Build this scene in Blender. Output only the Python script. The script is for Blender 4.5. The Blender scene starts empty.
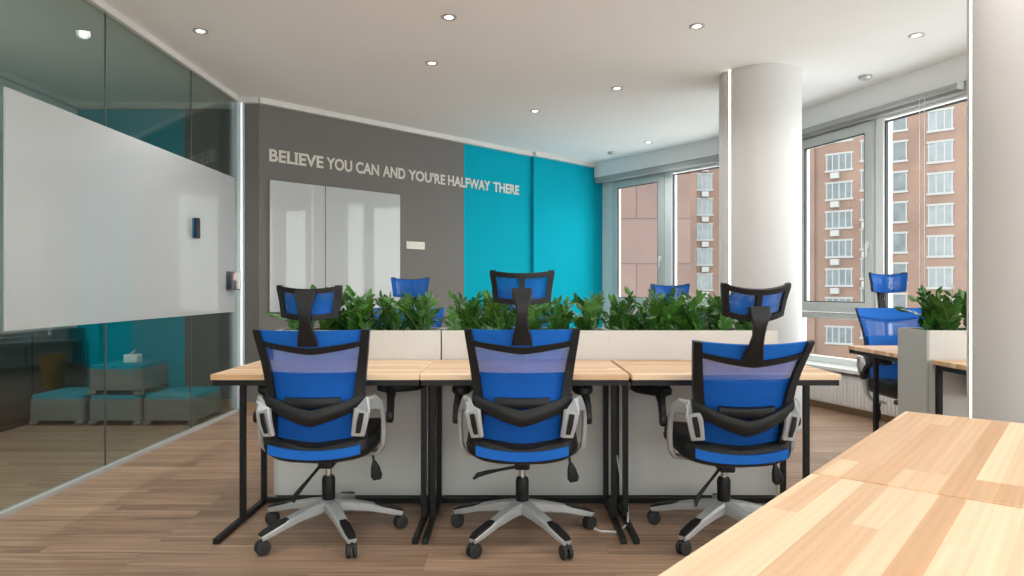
import bpy, bmesh, math, random
from mathutils import Vector, Matrix, Euler
random.seed(7)
PI = math.pi
C = bpy.context.scene.collection
scene = bpy.context.scene
H = 2.96          # ceiling height
EYE = 1.16        # camera height
F = 683.0         # focal length in pixels

# ------------------------------------------------------------------ helpers
class MB:
    """collects shapes and links them as one mesh object"""
    def __init__(self):
        self.bm = bmesh.new()
    def merge(self, b, M=None):
        if M is not None:
            bmesh.ops.transform(b, matrix=M, verts=b.verts)
        me = bpy.data.meshes.new('tmp'); b.to_mesh(me); b.free()
        self.bm.from_mesh(me); bpy.data.meshes.remove(me)
        return self
    def box(self, c, s, bev=0.0, rot=(0, 0, 0), seg=2):
        b = bmesh.new(); bmesh.ops.create_cube(b, size=1)
        bmesh.ops.scale(b, vec=Vector(s), verts=b.verts)
        if bev > 0:
            bmesh.ops.bevel(b, geom=b.edges[:], offset=bev, segments=seg, affect='EDGES', profile=0.5)
        return self.merge(b, Matrix.Translation(Vector(c)) @ Euler(rot).to_matrix().to_4x4())
    def span(self, a, b_, bev=0.0):
        a, b_ = Vector(a), Vector(b_)
        return self.box((a + b_) / 2, [abs(x) for x in (b_ - a)], bev)
    def loft(self, secs, cap=True, closed_path=False):
        rows = [[self.bm.verts.new(p) for p in s] for s in secs]
        n = len(rows[0])
        R = range(len(rows)) if closed_path else range(len(rows) - 1)
        for i in R:
            a, b = rows[i], rows[(i + 1) % len(rows)]
            for k in range(n):
                try: self.bm.faces.new((a[k], a[(k + 1) % n], b[(k + 1) % n], b[k]))
                except ValueError: pass
        if cap and not closed_path:
            self.bm.faces.new(rows[0][::-1]); self.bm.faces.new(rows[-1])
        return self
    def tube(self, pts, r, n=8):
        pts = [Vector(p) for p in pts]
        if not isinstance(r, (list, tuple)): r = [r] * len(pts)
        secs = []; up = None
        for i, p in enumerate(pts):
            t = (pts[min(i + 1, len(pts) - 1)] - pts[max(i - 1, 0)]).normalized()
            if up is None:
                up = t.orthogonal().normalized()
            up = (up - t * up.dot(t)).normalized()
            sd = t.cross(up)
            secs.append([p + (up * math.cos(2 * PI * k / n) + sd * math.sin(2 * PI * k / n)) * r[i] for k in range(n)])
        return self.loft(secs)
    def strap(self, pts, ws, ts, side=None, rnd=0.25):
        """rounded-rectangle section swept along pts; ws = size along side, ts = size along the normal"""
        pts = [Vector(p) for p in pts]; secs = []
        for i, p in enumerate(pts):
            t = (pts[min(i + 1, len(pts) - 1)] - pts[max(i - 1, 0)]).normalized()
            s = Vector(side[i] if isinstance(side, list) else side)
            s = (s - t * s.dot(t)).normalized(); nn = t.cross(s)
            w, h = ws[i] / 2, ts[i] / 2; c = min(w, h) * 2 * rnd
            q = [(w - c, h), (w, h - c), (w, -h + c), (w - c, -h), (-w + c, -h), (-w, -h + c), (-w, h - c), (-w + c, h)]
            secs.append([p + s * a + nn * b for a, b in q])
        return self.loft(secs)
    def sheet(self, fn, us, vs, off):
        """grid fn(u, v) given a thickness by the vector off"""
        off = Vector(off); g = []; h = []
        for v in vs:
            g.append([self.bm.verts.new(fn(u, v)) for u in us])
            h.append([self.bm.verts.new(Vector(fn(u, v)) + off) for u in us])
        nu, nv = len(us), len(vs)
        for j in range(nv - 1):
            for i in range(nu - 1):
                self.bm.faces.new((g[j][i], g[j][i + 1], g[j + 1][i + 1], g[j + 1][i]))
                self.bm.faces.new((h[j][i], h[j + 1][i], h[j + 1][i + 1], h[j][i + 1]))
        for i in range(nu - 1):
            self.bm.faces.new((g[0][i], h[0][i], h[0][i + 1], g[0][i + 1]))
            self.bm.faces.new((g[-1][i], g[-1][i + 1], h[-1][i + 1], h[-1][i]))
        for j in range(nv - 1):
            self.bm.faces.new((g[j][0], g[j + 1][0], h[j + 1][0], h[j][0]))
            self.bm.faces.new((g[j][-1], h[j][-1], h[j + 1][-1], g[j + 1][-1]))
        return self
    def lathe(self, prof, c=(0, 0, 0), n=24, M=None):
        b = bmesh.new(); rows = []
        for r, z in prof:
            rows.append([b.verts.new((max(r, 1e-4) * math.cos(2 * PI * k / n), max(r, 1e-4) * math.sin(2 * PI * k / n), z)) for k in range(n)])
        for a, d in zip(rows, rows[1:]):
            for k in range(n):
                b.faces.new((a[k], a[(k + 1) % n], d[(k + 1) % n], d[k]))
        b.faces.new(rows[0][::-1]); b.faces.new(rows[-1])
        T = Matrix.Translation(Vector(c))
        return self.merge(b, T @ M if M is not None else T)
    def prism(self, poly, z0, z1):
        a = [self.bm.verts.new((x, y, z0)) for x, y in poly]
        b = [self.bm.verts.new((x, y, z1)) for x, y in poly]
        n = len(poly)
        self.bm.faces.new(a[::-1]); self.bm.faces.new(b)
        for k in range(n):
            self.bm.faces.new((a[k], a[(k + 1) % n], b[(k + 1) % n], b[k]))
        return self
    def build(self, name, m, parent=None, smooth=True, loc=None, rotz=None):
        bmesh.ops.recalc_face_normals(self.bm, faces=self.bm.faces[:])
        if smooth:
            for f in self.bm.faces: f.smooth = True
            for e in self.bm.edges:
                if len(e.link_faces) == 2 and e.calc_face_angle(0) > math.radians(38): e.smooth = False
        me = bpy.data.meshes.new(name); self.bm.to_mesh(me); self.bm.free()
        me.materials.append(m)
        o = bpy.data.objects.new(name, me); C.objects.link(o)
        if parent is not None: o.parent = parent
        if loc is not None: o.location = loc
        if rotz is not None: o.rotation_euler = (0, 0, rotz)
        return o

def tag(o, label, cat, group=None, kind=None):
    o['label'] = label; o['category'] = cat
    if group: o['group'] = group
    if kind: o['kind'] = kind
    return o
def thing(name, label, cat, loc=(0, 0, 0), rotz=0, group=None):
    o = bpy.data.objects.new(name, None); C.objects.link(o)
    o.empty_display_size = 0.1
    o.location = loc; o.rotation_euler = (0, 0, rotz)
    return tag(o, label, cat, group)
def struct(o):
    o['kind'] = 'structure'; return o
def kids(o): return [x for x in bpy.data.objects if x.parent == o]
def copy_tree(o, parent=None):
    c = o.copy(); C.objects.link(c)
    if parent is not None: c.parent = parent
    for ch in kids(o): copy_tree(ch, c)
    return c
def lerp(a, b, t): return a + (b - a) * t
def interp(x, tab):
    for (x0, y0), (x1, y1) in zip(tab, tab[1:]):
        if x <= x1: return lerp(y0, y1, max(0, (x - x0) / (x1 - x0)))
    return tab[-1][1]
def lin(n, a=0.0, b=1.0): return [a + (b - a) * i / n for i in range(n + 1)]

# ------------------------------------------------------------------ materials
def new_mat(name):
    m = bpy.data.materials.new(name); m.use_nodes = True
    nt = m.node_tree; b = nt.nodes['Principled BSDF']
    return m, nt, b
def N(nt, t, **kw):
    n = nt.nodes.new(t)
    for k, v in kw.items(): setattr(n, k, v)
    return n
def mat(name, col, rough=0.5, metal=0.0, spec=0.5, var=0.06, scale=14.0, bump=0.0):
    m, nt, b = new_mat(name)
    tc = N(nt, 'ShaderNodeTexCoord'); no = N(nt, 'ShaderNodeTexNoise')
    no.inputs['Scale'].default_value = scale; no.inputs['Detail'].default_value = 4
    nt.links.new(tc.outputs['Object'], no.inputs['Vector'])
    mx = N(nt, 'ShaderNodeMix', data_type='RGBA')
    mx.inputs[6].default_value = (*[c * (1 - var) for c in col], 1)
    mx.inputs[7].default_value = (*[min(1, c * (1 + var)) for c in col], 1)
    nt.links.new(no.outputs['Fac'], mx.inputs[0]); nt.links.new(mx.outputs[2], b.inputs['Base Color'])
    b.inputs['Roughness'].default_value = rough; b.inputs['Metallic'].default_value = metal
    b.inputs['Specular IOR Level'].default_value = spec
    if bump:
        bp = N(nt, 'ShaderNodeBump'); bp.inputs['Strength'].default_value = bump; bp.inputs['Distance'].default_value = 0.002
        nt.links.new(no.outputs['Fac'], bp.inputs['Height']); nt.links.new(bp.outputs['Normal'], b.inputs['Normal'])
    return m
def emit(name, col, s):
    m, nt, b = new_mat(name)
    b.inputs['Base Color'].default_value = (0.8, 0.8, 0.8, 1)
    b.inputs['Emission Color'].default_value = (*col, 1); b.inputs['Emission Strength'].default_value = s
    return m
def glass(name, tint, ior=1.5, rough=0.0, gain=1.0):
    m, nt, b = new_mat(name)
    out = nt.nodes['Material Output']; nt.nodes.remove(b)
    tr = N(nt, 'ShaderNodeBsdfTransparent'); tr.inputs[0].default_value = (*tint, 1)
    gl = N(nt, 'ShaderNodeBsdfGlossy'); gl.inputs['Roughness'].default_value = rough
    # thin-sheet reflectance, the same from both sides: f0 + (1 - f0) * facing^5
    f0 = ((ior - 1) / (ior + 1)) ** 2 * gain
    lw = N(nt, 'ShaderNodeLayerWeight'); lw.inputs[0].default_value = 0.5
    pw = N(nt, 'ShaderNodeMath', operation='POWER'); pw.inputs[1].default_value = 5.0
    mu = N(nt, 'ShaderNodeMath', operation='MULTIPLY_ADD'); mu.inputs[1].default_value = 1 - f0; mu.inputs[2].default_value = f0; mu.use_clamp = True
    ms = N(nt, 'ShaderNodeMixShader')
    nt.links.new(lw.outputs['Facing'], pw.inputs[0]); nt.links.new(pw.outputs[0], mu.inputs[0]); nt.links.new(mu.outputs[0], ms.inputs[0])
    nt.links.new(tr.outputs[0], ms.inputs[1]); nt.links.new(gl.outputs[0], ms.inputs[2])
    nt.links.new(ms.outputs[0], out.inputs[0])
    return m
def mesh_cloth(name, col, cover):
    m, nt, b = new_mat(name); out = nt.nodes['Material Output']
    b.inputs['Base Color'].default_value = (*col, 1); b.inputs['Roughness'].default_value = 0.7
    b.inputs['Specular IOR Level'].default_value = 0.2
    tc = N(nt, 'ShaderNodeTexCoord'); no = N(nt, 'ShaderNodeTexNoise'); no.inputs['Scale'].default_value = 900
    nt.links.new(tc.outputs['Object'], no.inputs['Vector'])
    mr = N(nt, 'ShaderNodeMapRange'); mr.inputs[1].default_value = 0.3; mr.inputs[2].default_value = 0.7
    mr.inputs[3].default_value = cover - 0.12; mr.inputs[4].default_value = cover + 0.12
    nt.links.new(no.outputs['Fac'], mr.inputs[0])
    tr = N(nt, 'ShaderNodeBsdfTransparent'); ms = N(nt, 'ShaderNodeMixShader')
    nt.links.new(mr.outputs[0], ms.inputs[0]); nt.links.new(tr.outputs[0], ms.inputs[1])
    nt.links.new(b.outputs[0], ms.inputs[2]); nt.links.new(ms.outputs[0], out.inputs[0])
    return m
def planks(name, c1, c2, w, h, grain, rough, mortar, mcol, spec=0.5, ring=0.0, gs=(1.6, 26, 26), bias=0.0):
    m, nt, b = new_mat(name)
    tc = N(nt, 'ShaderNodeTexCoord'); oi = N(nt, 'ShaderNodeObjectInfo')
    mul = N(nt, 'ShaderNodeMath', operation='MULTIPLY'); mul.inputs[1].default_value = 7.31
    nt.links.new(oi.outputs['Random'], mul.inputs[0])
    cx = N(nt, 'ShaderNodeCombineXYZ'); nt.links.new(mul.outputs[0], cx.inputs[0]); nt.links.new(mul.outputs[0], cx.inputs[1])
    add = N(nt, 'ShaderNodeVectorMath', operation='ADD')
    nt.links.new(tc.outputs['Object'], add.inputs[0]); nt.links.new(cx.outputs[0], add.inputs[1])
    br = N(nt, 'ShaderNodeTexBrick'); br.offset = 0.37; br.offset_frequency = 3; br.squash = 1
    br.inputs['Scale'].default_value = 1; br.inputs['Brick Width'].default_value = w; br.inputs['Row Height'].default_value = h
    br.inputs['Mortar Size'].default_value = mortar; br.inputs['Mortar Smooth'].default_value = 0.3; br.inputs['Bias'].default_value = bias
    br.inputs['Color1'].default_value = (*c1, 1); br.inputs['Color2'].default_value = (*c2, 1); br.inputs['Mortar'].default_value = (*mcol, 1)
    nt.links.new(add.outputs[0], br.inputs['Vector'])
    # each stave shifts the grain by its own amount so neighbours differ
    sc = N(nt, 'ShaderNodeVectorMath', operation='MULTIPLY'); sc.inputs[1].default_value = gs
    nt.links.new(add.outputs[0], sc.inputs[0])
    sh = N(nt, 'ShaderNodeVectorMath', operation='SCALE'); sh.inputs['Scale'].default_value = 60
    nt.links.new(br.outputs['Color'], sh.inputs[0])
    a2 = N(nt, 'ShaderNodeVectorMath', operation='ADD'); nt.links.new(sc.outputs[0], a2.inputs[0]); nt.links.new(sh.outputs[0], a2.inputs[1])
    no = N(nt, 'ShaderNodeTexNoise'); no.inputs['Scale'].default_value = 1.0; no.inputs['Detail'].default_value = 5; no.inputs['Distortion'].default_value = 0.8
    nt.links.new(a2.outputs[0], no.inputs['Vector'])
    mr = N(nt, 'ShaderNodeMapRange'); mr.inputs[1].default_value = 0.3; mr.inputs[2].default_value = 0.7
    mr.inputs[3].default_value = 1 - grain; mr.inputs[4].default_value = 1 + grain * 0.6
    nt.links.new(no.outputs['Fac'], mr.inputs[0])
    val = mr.outputs[0]
    if ring:
        wv = N(nt, 'ShaderNodeTexWave'); wv.bands_direction = 'Y'; wv.inputs['Scale'].default_value = 0.55
        wv.inputs['Distortion'].default_value = 9; wv.inputs['Detail'].default_value = 1; wv.inputs['Detail Scale'].default_value = 0.5
        nt.links.new(a2.outputs[0], wv.inputs['Vector'])
        m2 = N(nt, 'ShaderNodeMapRange'); m2.inputs[3].default_value = 1 - ring; m2.inputs[4].default_value = 1.0
        nt.links.new(wv.outputs['Fac'], m2.inputs[0])
        mm = N(nt, 'ShaderNodeMath', operation='MULTIPLY'); nt.links.new(val, mm.inputs[0]); nt.links.new(m2.outputs[0], mm.inputs[1]); val = mm.outputs[0]
    fin = N(nt, 'ShaderNodeVectorMath', operation='SCALE')
    nt.links.new(br.outputs['Color'], fin.inputs[0]); nt.links.new(val, fin.inputs['Scale'])
    nt.links.new(fin.outputs[0], b.inputs['Base Color'])
    b.inputs['Roughness'].default_value = rough; b.inputs['Specular IOR Level'].default_value = spec
    return m

M_ceil = mat('ceiling_paint', (0.86, 0.86, 0.86), 0.85, var=0.02, scale=3)
M_white = mat('white_paint', (0.70, 0.70, 0.69), 0.7, var=0.02, scale=5)
M_column = mat('column_plaster', (0.68, 0.665, 0.66), 0.6, var=0.02, scale=8)
M_grey = mat('grey_wall_paint', (0.165, 0.157, 0.148), 0.8, var=0.04, scale=4, spec=0.25)
M_teal = mat('teal_wall_paint', (0.001, 0.33, 0.44), 0.85, var=0.03, scale=4, spec=0.08)
M_letter = mat('pale_letter_vinyl', (0.62, 0.60, 0.54), 0.6)
M_board = mat('white_glass_board', (0.46, 0.48, 0.485), 0.03, spec=0.5, var=0.01)
M_cornice = mat('cornice_paint', (0.66, 0.65, 0.63), 0.6, var=0.02)
M_alu = mat('brushed_aluminium', (0.78, 0.83, 0.88), 0.3, metal=0.2, var=0.03)
M_track = mat('pale_track', (0.42, 0.42, 0.41), 0.4, var=0.02)
M_joint = mat('dark_glass_joint', (0.10, 0.115, 0.11), 0.4)
M_glass = glass('tinted_partition_glass', (0.76, 0.83, 0.81), 1.5, gain=1.1)
M_pane = glass('window_glass', (0.96, 0.98, 0.97), 1.4, gain=0.8)
M_frame = mat('grey_window_frame', (0.60, 0.63, 0.62), 0.45, var=0.03)
M_mull = mat('white_window_post', (0.80, 0.82, 0.82), 0.45, var=0.02)
M_gasket = mat('dark_gasket', (0.05, 0.05, 0.05), 0.6)
M_cass = mat('grey_blind_fabric', (0.40, 0.41, 0.41), 0.6, var=0.05)
M_sill = mat('white_sill', (0.70, 0.70, 0.69), 0.35, var=0.02)
M_rad = mat('radiator_enamel', (0.78, 0.78, 0.76), 0.4, var=0.02)
M_base = mat('oak_baseboard', (0.36, 0.23, 0.13), 0.5, var=0.15)
M_floor = planks('laminate_floor', (0.425, 0.272, 0.182), (0.310, 0.192, 0.127), 1.25, 0.097, 0.42, 0.42, 0.0008, (0.15, 0.095, 0.065), spec=0.4, gs=(1.6, 42, 42))
M_pine = planks('pine_staves', (0.92, 0.68, 0.45), (0.64, 0.365, 0.185), 0.95, 0.043, 0.10, 0.36, 0.0002, (0.60, 0.37, 0.20), spec=0.4, ring=0.07, gs=(1.2, 30, 30))
M_black = mat('black_plastic', (0.012, 0.012, 0.0125), 0.45, var=0.1, spec=0.3)
M_blackm = mat('black_metal', (0.010, 0.010, 0.0105), 0.45, var=0.1, spec=0.3)
M_rubber = mat('black_rubber', (0.02, 0.02, 0.021), 0.6)
M_silver = mat('silver_plastic', (0.47, 0.48, 0.49), 0.34, metal=0.25, var=0.04)
M_chrome = mat('chrome', (0.6, 0.6, 0.6), 0.15, metal=1.0)
M_blue = mat('blue_fabric', (0.010, 0.132, 0.53), 0.75, spec=0.25, var=0.10, scale=60, bump=0.3)
M_mesh = mesh_cloth('blue_mesh', (0.012, 0.14, 0.58), 0.55)
M_hmesh = mesh_cloth('blue_headrest_mesh', (0.012, 0.14, 0.58), 0.64)
M_planter = mat('white_planter', (0.68, 0.67, 0.64), 0.45, var=0.02)
M_planter_shaded = mat('shaded_planter_end', (0.46, 0.47, 0.45), 0.5, var=0.03)  # white planter's end, its shade put into the colour
M_soil = mat('dark_soil', (0.03, 0.022, 0.015), 0.95, var=0.5, scale=60, bump=1.0)
M_leaf = mat('glossy_leaf', (0.034, 0.120, 0.018), 0.28, var=0.6, scale=9)
M_leaf2 = mat('young_leaf', (0.065, 0.190, 0.028), 0.28, var=0.45, scale=9)
M_stem = mat('leaf_stem', (0.10, 0.20, 0.05), 0.5)
M_led = emit('led_strip', (1.0, 0.95, 0.80), 5.0)
M_lamp = emit('lamp_lens', (1.0, 0.97, 0.90), 6.0)
M_ring = mat('lamp_ring', (0.55, 0.54, 0.52), 0.35, metal=0.6)
M_cream = mat('cream_socket', (0.72, 0.68, 0.55), 0.4)
M_block = mat('grey_seat_block', (0.17, 0.18, 0.18), 0.5, var=0.03)
M_cush = mat('teal_cushion', (0.002, 0.26, 0.36), 0.8, var=0.1, scale=30)
M_yellow = mat('yellow_plastic', (0.75, 0.47, 0.04), 0.4)
M_dkblue = mat('dark_blue_eraser', (0.006, 0.010, 0.018), 0.5)
M_felt = mat('blue_felt', (0.03, 0.20, 0.36), 0.9)
M_cable = mat('white_cable', (0.75, 0.75, 0.73), 0.4)
M_paper = mat('paper_white', (0.78, 0.77, 0.75), 0.6)
M_pink = mat('pink_plastic', (0.55, 0.18, 0.22), 0.5)
M_green = mat('dark_green_plastic', (0.03, 0.12, 0.09), 0.5)
M_holder = mat('dark_holder', (0.10, 0.09, 0.12), 0.5)
def brick(name, c1, c2, mc, w=0.26, h=0.085, mort=0.012):
    m, nt, b = new_mat(name)
    tc = N(nt, 'ShaderNodeTexCoord'); sx = N(nt, 'ShaderNodeSeparateXYZ'); cx = N(nt, 'ShaderNodeCombineXYZ')
    nt.links.new(tc.outputs['Object'], sx.inputs[0])
    nt.links.new(sx.outputs[0], cx.inputs[0]); nt.links.new(sx.outputs[2], cx.inputs[1])
    br = N(nt, 'ShaderNodeTexBrick'); br.inputs['Scale'].default_value = 1
    br.inputs['Brick Width'].default_value = w; br.inputs['Row Height'].default_value = h; br.inputs['Mortar Size'].default_value = mort
    br.inputs['Color1'].default_value = (*c1, 1); br.inputs['Color2'].default_value = (*c2, 1); br.inputs['Mortar'].default_value = (*mc, 1)
    nt.links.new(cx.outputs[0], br.inputs['Vector'])
    no = N(nt, 'ShaderNodeTexNoise'); no.inputs['Scale'].default_value = 0.25; no.inputs['Detail'].default_value = 5
    nt.links.new(tc.outputs['Object'], no.inputs['Vector'])
    mr = N(nt, 'ShaderNodeMapRange'); mr.inputs[1].default_value = 0.3; mr.inputs[2].default_value = 0.7; mr.inputs[3].default_value = 0.85; mr.inputs[4].default_value = 1.12
    nt.links.new(no.outputs['Fac'], mr.inputs[0])
    fin = N(nt, 'ShaderNodeVectorMath', operation='SCALE'); nt.links.new(br.outputs['Color'], fin.inputs[0]); nt.links.new(mr.outputs[0], fin.inputs['Scale'])
    nt.links.new(fin.outputs[0], b.inputs['Base Color']); b.inputs['Roughness'].default_value = 0.9
    return m
M_brick = brick('orange_brick', (0.190, 0.110, 0.080), (0.165, 0.094, 0.068), (0.20, 0.145, 0.12))
M_granite = brick('pink_cladding', (0.140, 0.088, 0.074), (0.122, 0.076, 0.064), (0.07, 0.045, 0.04), 5.2, 2.97, 0.04)
M_concrete = mat('pale_render', (0.27, 0.27, 0.265), 0.8)
M_outglass = mat('outside_window_glass', (0.14, 0.16, 0.17), 0.12, spec=0.6, var=0.5, scale=0.9)
M_ac = mat('air_conditioner_white', (0.28, 0.28, 0.27), 0.6)
M_ground = mat('street_ground', (0.40, 0.39, 0.37), 0.9, scale=0.2)

# ------------------------------------------------------------------ room shell
P = [(1.19, 9.91), (2.45, 8.20), (2.88, 7.05), (3.50, 5.25), (3.85, 3.50), (4.00, 1.70), (4.0, -0.4), (4.0, -3.0), (-2.55, -3.0)]
P = [Vector(p) for p in P]
def outn(a, b):
    d = (b - a).normalized(); return d, Vector((-d.y, d.x))
OFF = []
for i, p in enumerate(P):
    ns = []
    if i > 0: ns.append(outn(P[i - 1], P[i])[1])
    if i < len(P) - 1: ns.append(outn(P[i], P[i + 1])[1])
    n = sum(ns, Vector((0, 0))).normalized()
    OFF.append(p + n * 0.30 / max(0.5, n.dot(ns[0])))
W0 = Vector((-2.40, 6.48)); WD = Vector((0.714, 0.700)).normalized(); WN = Vector((WD.y, -WD.x))   # slanted feature wall
GX = -2.59                                                                                             # glass partition
outline = [(-4.34, -3.3), (-4.34, 6.80), (-2.50, 6.80), (W0.x - 0.1, W0.y + 0.12), tuple(P[0] - WN * 0.15)] + [tuple(q) for q in OFF]
fl = MB().prism(outline, -0.15, 0.0).build('floor', M_floor, smooth=False); struct(fl)
ce = MB().prism(outline, H, H + 0.2).build('ceiling', M_ceil, smooth=False); struct(ce)

def wall_seg(mb, a, b, z0, z1, t=0.15, inward=None):
    """a vertical slab whose room face runs a -> b; thickness goes to the left of a -> b"""
    d, n = outn(a, b)
    q = [a, b, b + n * t, a + n * t]
    mb.prism([tuple(v) for v in q], z0, z1)
    return mb
def at(s): return W0 + WD * s
S_teal = 2.547; S_step = 3.715; S_end = (P[0] - W0).dot(WD)
struct(wall_seg(MB(), Vector((GX - 0.02, 6.48)), W0, 0, H, 0.2).build('wall_stub', M_grey, smooth=False))
struct(wall_seg(MB(), W0, at(S_teal), 0, H).build('wall_grey', M_grey, smooth=False))
struct(wall_seg(MB(), at(S_teal), at(S_step), 0, H).build('wall_teal', M_teal, smooth=False))
w2 = MB(); wall_seg(w2, at(S_step) + WN * 0.05, at(S_end) + WN * 0.05, 0, H, 0.3)
_d, _n = outn(P[0], P[1]); _a = at(S_end) + WN * 0.05
w2.prism([tuple(_a), tuple(_a + _n * 0.24), tuple(_a - WN * 0.3)], 0, H)      # reveal beside the first window
struct(w2.build('wall_teal_pier', M_teal, smooth=False))
# cornice along the far walls
tr = MB()
for a, b in ((Vector((GX, 6.48)), W0), (W0, at(S_step)), (at(S_step) + WN * 0.05, at(S_end) + WN * 0.05)):
    d, n = outn(a, b); a2 = a - n * 0.05; b2 = b - n * 0.05
    wall_seg(tr, a2 - d * 0.01, b2 + d * 0.01, H - 0.055, H - 0.001, 0.052)
struct(tr.build('trim_1', M_cornice, smooth=False))
bs = MB()
for a, b in ((Vector((GX + 0.06, 6.48)), W0), (W0, at(S_step)), (at(S_step) + WN * 0.05, at(S_end) + WN * 0.05)):
    d, n = outn(a, b)
    wall_seg(bs, a - n * 0.015, b - n * 0.015, 0.0, 0.075, 0.016)
struct(bs.build('baseboard_far', M_base, smooth=False))
# wall behind the camera and the far room behind the glass
struct(MB().span((-4.34, -3.15, 0), (-2.55, -3.0, H)).build('wall_back', M_white, smooth=False))
struct(MB().span((-4.40, -3.0, 0), (-4.24, 6.80, H)).build('wall_far_left', M_white, smooth=False))
struct(MB().span((-4.24, 6.66, 0), (-3.19, 6.80, H)).build('wall_lounge_teal', M_teal, smooth=False))
struct(MB().span((-3.19, 6.66, 0), (GX - 0.02, 6.80, H)).build('wall_lounge_grey', M_grey, smooth=False))
struct(MB().span((-4.24, 6.61, H - 0.06), (GX - 0.03, 6.66, H - 0.001)).span((-4.24, -3.0, H - 0.06), (-4.19, 6.61, H - 0.001)).build('trim_2', M_cornice, smooth=False))
struct(MB().span((-4.24, 6.645, 0), (GX - 0.03, 6.66, 0.075)).build('baseboard_lounge', M_base, smooth=False))

# glass partition: panels with thin dark joints, tracks, bright end profile
js = [-3.0, -1.45, -0.29, 0.87, 2.03, 3.19, 4.35, 5.51, 6.42]
gp = MB()
for a, b in zip(js, js[1:]):
    gp.span((GX - 0.005, a + 0.003, 0.03), (GX + 0.005, b - 0.003, H - 0.03))
struct(gp.build('wall_left', M_glass, smooth=False))
jm = MB()
for y in js[1:-1]:
    jm.span((GX - 0.0055, y - 0.002, 0.03), (GX + 0.0055, y + 0.002, H - 0.03))
struct(jm.build('trim_3', M_joint, smooth=False))
struct(MB().span((GX - 0.025, -3.0, 0), (GX + 0.025, 6.48, 0.024)).build('trim_4', M_track, smooth=False))
struct(MB().span((GX - 0.03, -3.0, H - 0.05), (GX + 0.03, 6.48, H - 0.001)).build('trim_5', M_cornice, smooth=False))
struct(MB().span((GX - 0.03, 6.42, 0.024), (GX + 0.058, 6.478, H - 0.05), 0.006).build('trim_6', M_alu, smooth=False))

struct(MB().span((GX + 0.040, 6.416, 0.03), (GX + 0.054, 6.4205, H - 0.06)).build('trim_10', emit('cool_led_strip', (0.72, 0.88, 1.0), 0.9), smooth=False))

# curved window facade
Z_SILL, Z_TOP, Z_BULK = 0.42, 2.70, 2.76
OUT = 0.10      # window plane lies this far outside the bulkhead line
seg_spec = [
    [('jamb', 0.0, 0.22), ('sash', 0.225, 1.185), ('fixed', 1.305, 2.06)],
    [('fixed', 0.08, 1.16)],
    [('sash', 0.0, 0.965), ('fixed', 1.05, 1.84)],
    [('sash', 0.06, 0.86), ('fixed', 1.02, 1.72)],
    [('sash', 0.06, 0.86), ('fixed', 1.02, 1.74)],
    [('fixed', 0.08, 0.98), ('fixed', 1.12, 2.02)],
    [('fixed', 0.08, 1.24), ('fixed', 1.36, 2.52)],
    [('fixed', 0.10, 1.60), ('fixed', 1.72, 3.20), ('fixed', 3.32, 4.80), ('fixed', 4.92, 6.40)]]
def T2(a, d, n):   # local x along the segment, local y outwards
    M = Matrix.Identity(4)
    M[0][0], M[1][0] = d.x, d.y; M[0][1], M[1][1] = n.x, n.y; M[0][3], M[1][3] = a.x, a.y
    return M
def place(o, a, d):
    o.location = (a.x, a.y, 0); o.rotation_euler = (0, 0, math.atan2(d.y, d.x))
bulk = MB(); low = MB(); sil = MB(); rail = MB()
def strip(mb, i, o0, o1, z0, z1):
    """quad strip between facade offsets o0 and o1 along segment i, mitred by small overlaps"""
    a, b = P[i], P[i + 1]; d, n = outn(a, b)
    e0 = 0.0 if i == 0 else 0.02; e1 = 0.02
    mb.prism([tuple(a - d * e0 + n * o0), tuple(b + d * e1 + n * o0), tuple(b + d * e1 + n * o1), tuple(a - d * e0 + n * o1)], z0, z1)
wn = 0
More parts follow.
